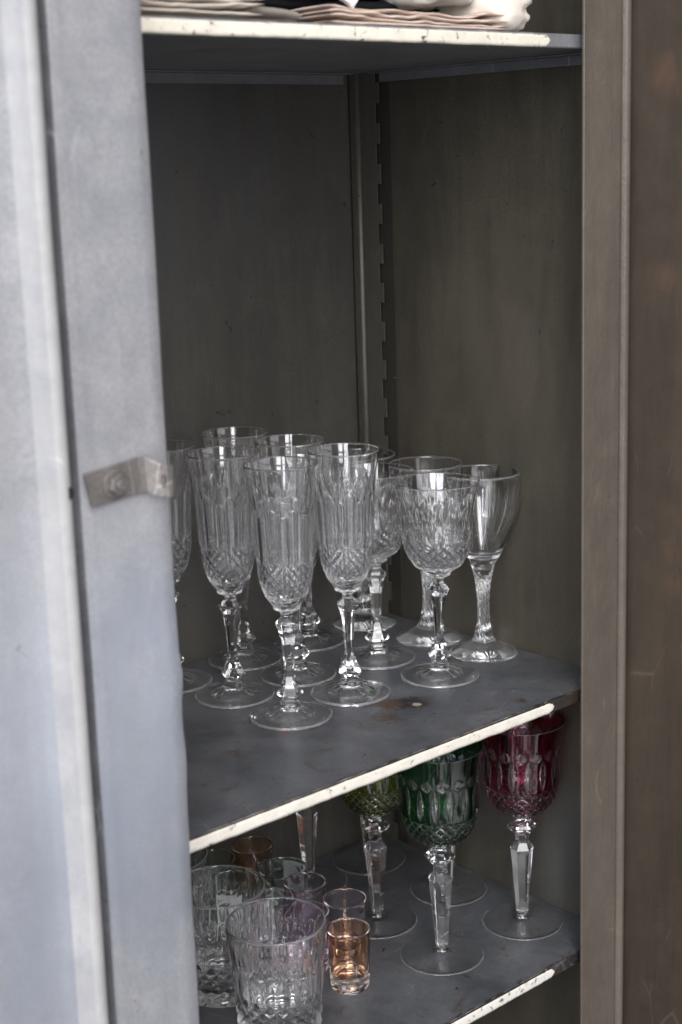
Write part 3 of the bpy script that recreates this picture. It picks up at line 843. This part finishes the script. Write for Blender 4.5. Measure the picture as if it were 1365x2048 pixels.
def lump(name, c, rx, ry, rz_, mat, seed, label, amp=.22, fr=26):
    V, Fc = [], []
    nu, nv = 72, 40
    for j in range(nv+1):
        ph = -PI/2+PI*j/nv
        for i in range(nu):
            t = 2*PI*i/nu
            d = Vector((math.copysign(abs(math.cos(t))**.6, math.cos(t))*max(1e-4, math.cos(ph))**.6, math.copysign(abs(math.sin(t))**.6, math.sin(t))*max(1e-4, math.cos(ph))**.6, math.copysign(abs(math.sin(ph))**.7, math.sin(ph))))
            p = Vector((d.x*rx, d.y*ry, d.z*rz_))
            n1 = noise.noise(Vector((p.x*fr+seed, p.y*fr, p.z*fr*1.6)))
            n2 = abs(noise.noise(Vector((p.x*fr*2.2+seed, p.y*fr*2, p.z*fr*3))))
            k = 1+amp*n1-amp*.7*n2
            q = p*k
            V.append((c[0]+q.x, c[1]+q.y, max(c[2]+q.z, ZC+.0001)))
    for j in range(nv):
        for i in range(nu):
            a = j*nu+i; b = j*nu+(i+1) % nu
            Fc.append((a, b, b+nu, a+nu))
    m = MB(); m.v, m.f = V, Fc
    o = m.build(name, mat)
    for p in o.data.polygons: p.use_smooth = True
    return tag(o, label, 'cloth', 'folded linen on the top shelf')
lump('tablecloth', (-.108, .060, ZC+.022), .030, .050, .024, CM['cream'], 3.3, 'bulky crumpled cream cloth at the right end of the top shelf', .24, 34)
lump('napkin', (-.165, .052, ZC+.030), .026, .040, .012, CM['grey'], 9.3, 'grey cloth lying on top of the black and striped linen', .3, 40)
# white cloth corner hanging over the black stack
def drape(label):
    V, Fc = [], []
    nx, ny = 40, 24
    for i in range(nx+1):
        s = i/nx
        for j in range(ny+1):
            t = j/ny
            x = -.292+.045*s
            y = .085 - .062*t
            hang = 1-abs(s-.62)*1.35
            z = ZC+.036 - (.0255*t**1.6)*max(.15, hang) + .0018*math.sin(s*11+t*2)*t + .001*noise.noise(Vector((s*4, t*4, 2)))
            V.append((x+.004*t*math.sin(3*s), y+.004*math.sin(s*9)*t, z))
    for i in range(nx):
        for j in range(ny):
            a = i*(ny+1)+j; Fc.append((a, a+1, a+ny+2, a+ny+1))
    o = mesh_obj('napkin', V, Fc, CM['white'], None, True)
    sm = o.modifiers.new('thick', 'SOLIDIFY'); sm.thickness = .0022; sm.offset = 0
    b = o.modifiers.new('sub', 'SUBSURF'); b.levels = 1; b.render_levels = 1
    return tag(o, label, 'cloth', 'folded linen on the top shelf')
drape('white cloth with a corner hanging down over the black linen')

# ------------------------------------------------------------------ light
w = bpy.data.worlds.new('World'); scene.world = w; w.use_nodes = True
t = w.node_tree; t.nodes.clear()
out = t.nodes.new('ShaderNodeOutputWorld'); bg = t.nodes.new('ShaderNodeBackground')
tc = t.nodes.new('ShaderNodeTexCoord'); ns = t.nodes.new('ShaderNodeTexNoise')
ns.inputs['Scale'].default_value = 2.6; ns.inputs['Detail'].default_value = 5; ns.inputs['Roughness'].default_value = .6  # invented bright and dark patches, added to enrich the glass reflections
rp = t.nodes.new('ShaderNodeValToRGB'); e = rp.color_ramp.elements
e[0].position = .46; e[0].color = (.12,.115,.12,1); e[1].position = .56; e[1].color = (1.15,1.12,1.18,1)
t.links.new(tc.outputs['Generated'], ns.inputs['Vector']); t.links.new(ns.outputs['Fac'], rp.inputs[0])
t.links.new(rp.outputs[0], bg.inputs[0])
dt = t.nodes.new('ShaderNodeVectorMath'); dt.operation = 'DOT_PRODUCT'; dt.inputs[1].default_value = (-.60, -.66, .45)
t.links.new(tc.outputs['Generated'], dt.inputs[0])
mr = t.nodes.new('ShaderNodeMapRange'); mr.inputs['From Min'].default_value = -.3; mr.inputs['From Max'].default_value = 1
mr.inputs['To Min'].default_value = .08; mr.inputs['To Max'].default_value = 2.9
t.links.new(dt.outputs['Value'], mr.inputs['Value']); t.links.new(mr.outputs[0], bg.inputs[1])
t.links.new(bg.outputs[0], out.inputs[0])

def area(name, loc, target, sx, sy, power, color):
    l = bpy.data.lights.new(name, 'AREA'); l.shape = 'RECTANGLE'; l.size = sx; l.size_y = sy; l.energy = power; l.color = color
    o = bpy.data.objects.new(name, l); col.objects.link(o); o.location = loc
    o.rotation_euler = (Vector(target)-Vector(loc)).to_track_quat('-Z', 'Y').to_euler()
    return o
dirw = Vector((-.56, -.83, 0)).normalized()
T = Vector((-.18, .12, .15))
area('window_light', T + dirw*3.0 + Vector((0, 0, 1.85)), T, .82, 3.3, 90, (1.0, .985, .97))
area('sky_light', T + Vector((-2.5, -1.75, .8)), T, 1.0, 1.6, 54, (.90, .94, 1.0))

# ------------------------------------------------------------------ render
scene.render.engine = 'CYCLES'
cy = scene.cycles
cy.max_bounces = 24; cy.transmission_bounces = 24; cy.glossy_bounces = 8; cy.diffuse_bounces = 4; cy.transparent_max_bounces = 8
cy.caustics_reflective = True; cy.caustics_refractive = True
cy.sample_clamp_indirect = 12.0; cy.blur_glossy = 0
cy.use_denoising = True; cy.denoiser = 'OPENIMAGEDENOISE'
try:
    cy.denoising_input_passes = 'RGB_ALBEDO_NORMAL'
except Exception: pass
scene.view_settings.view_transform = 'Standard'; scene.view_settings.look = 'None'; scene.view_settings.exposure = 0
scene.render.film_transparent = False
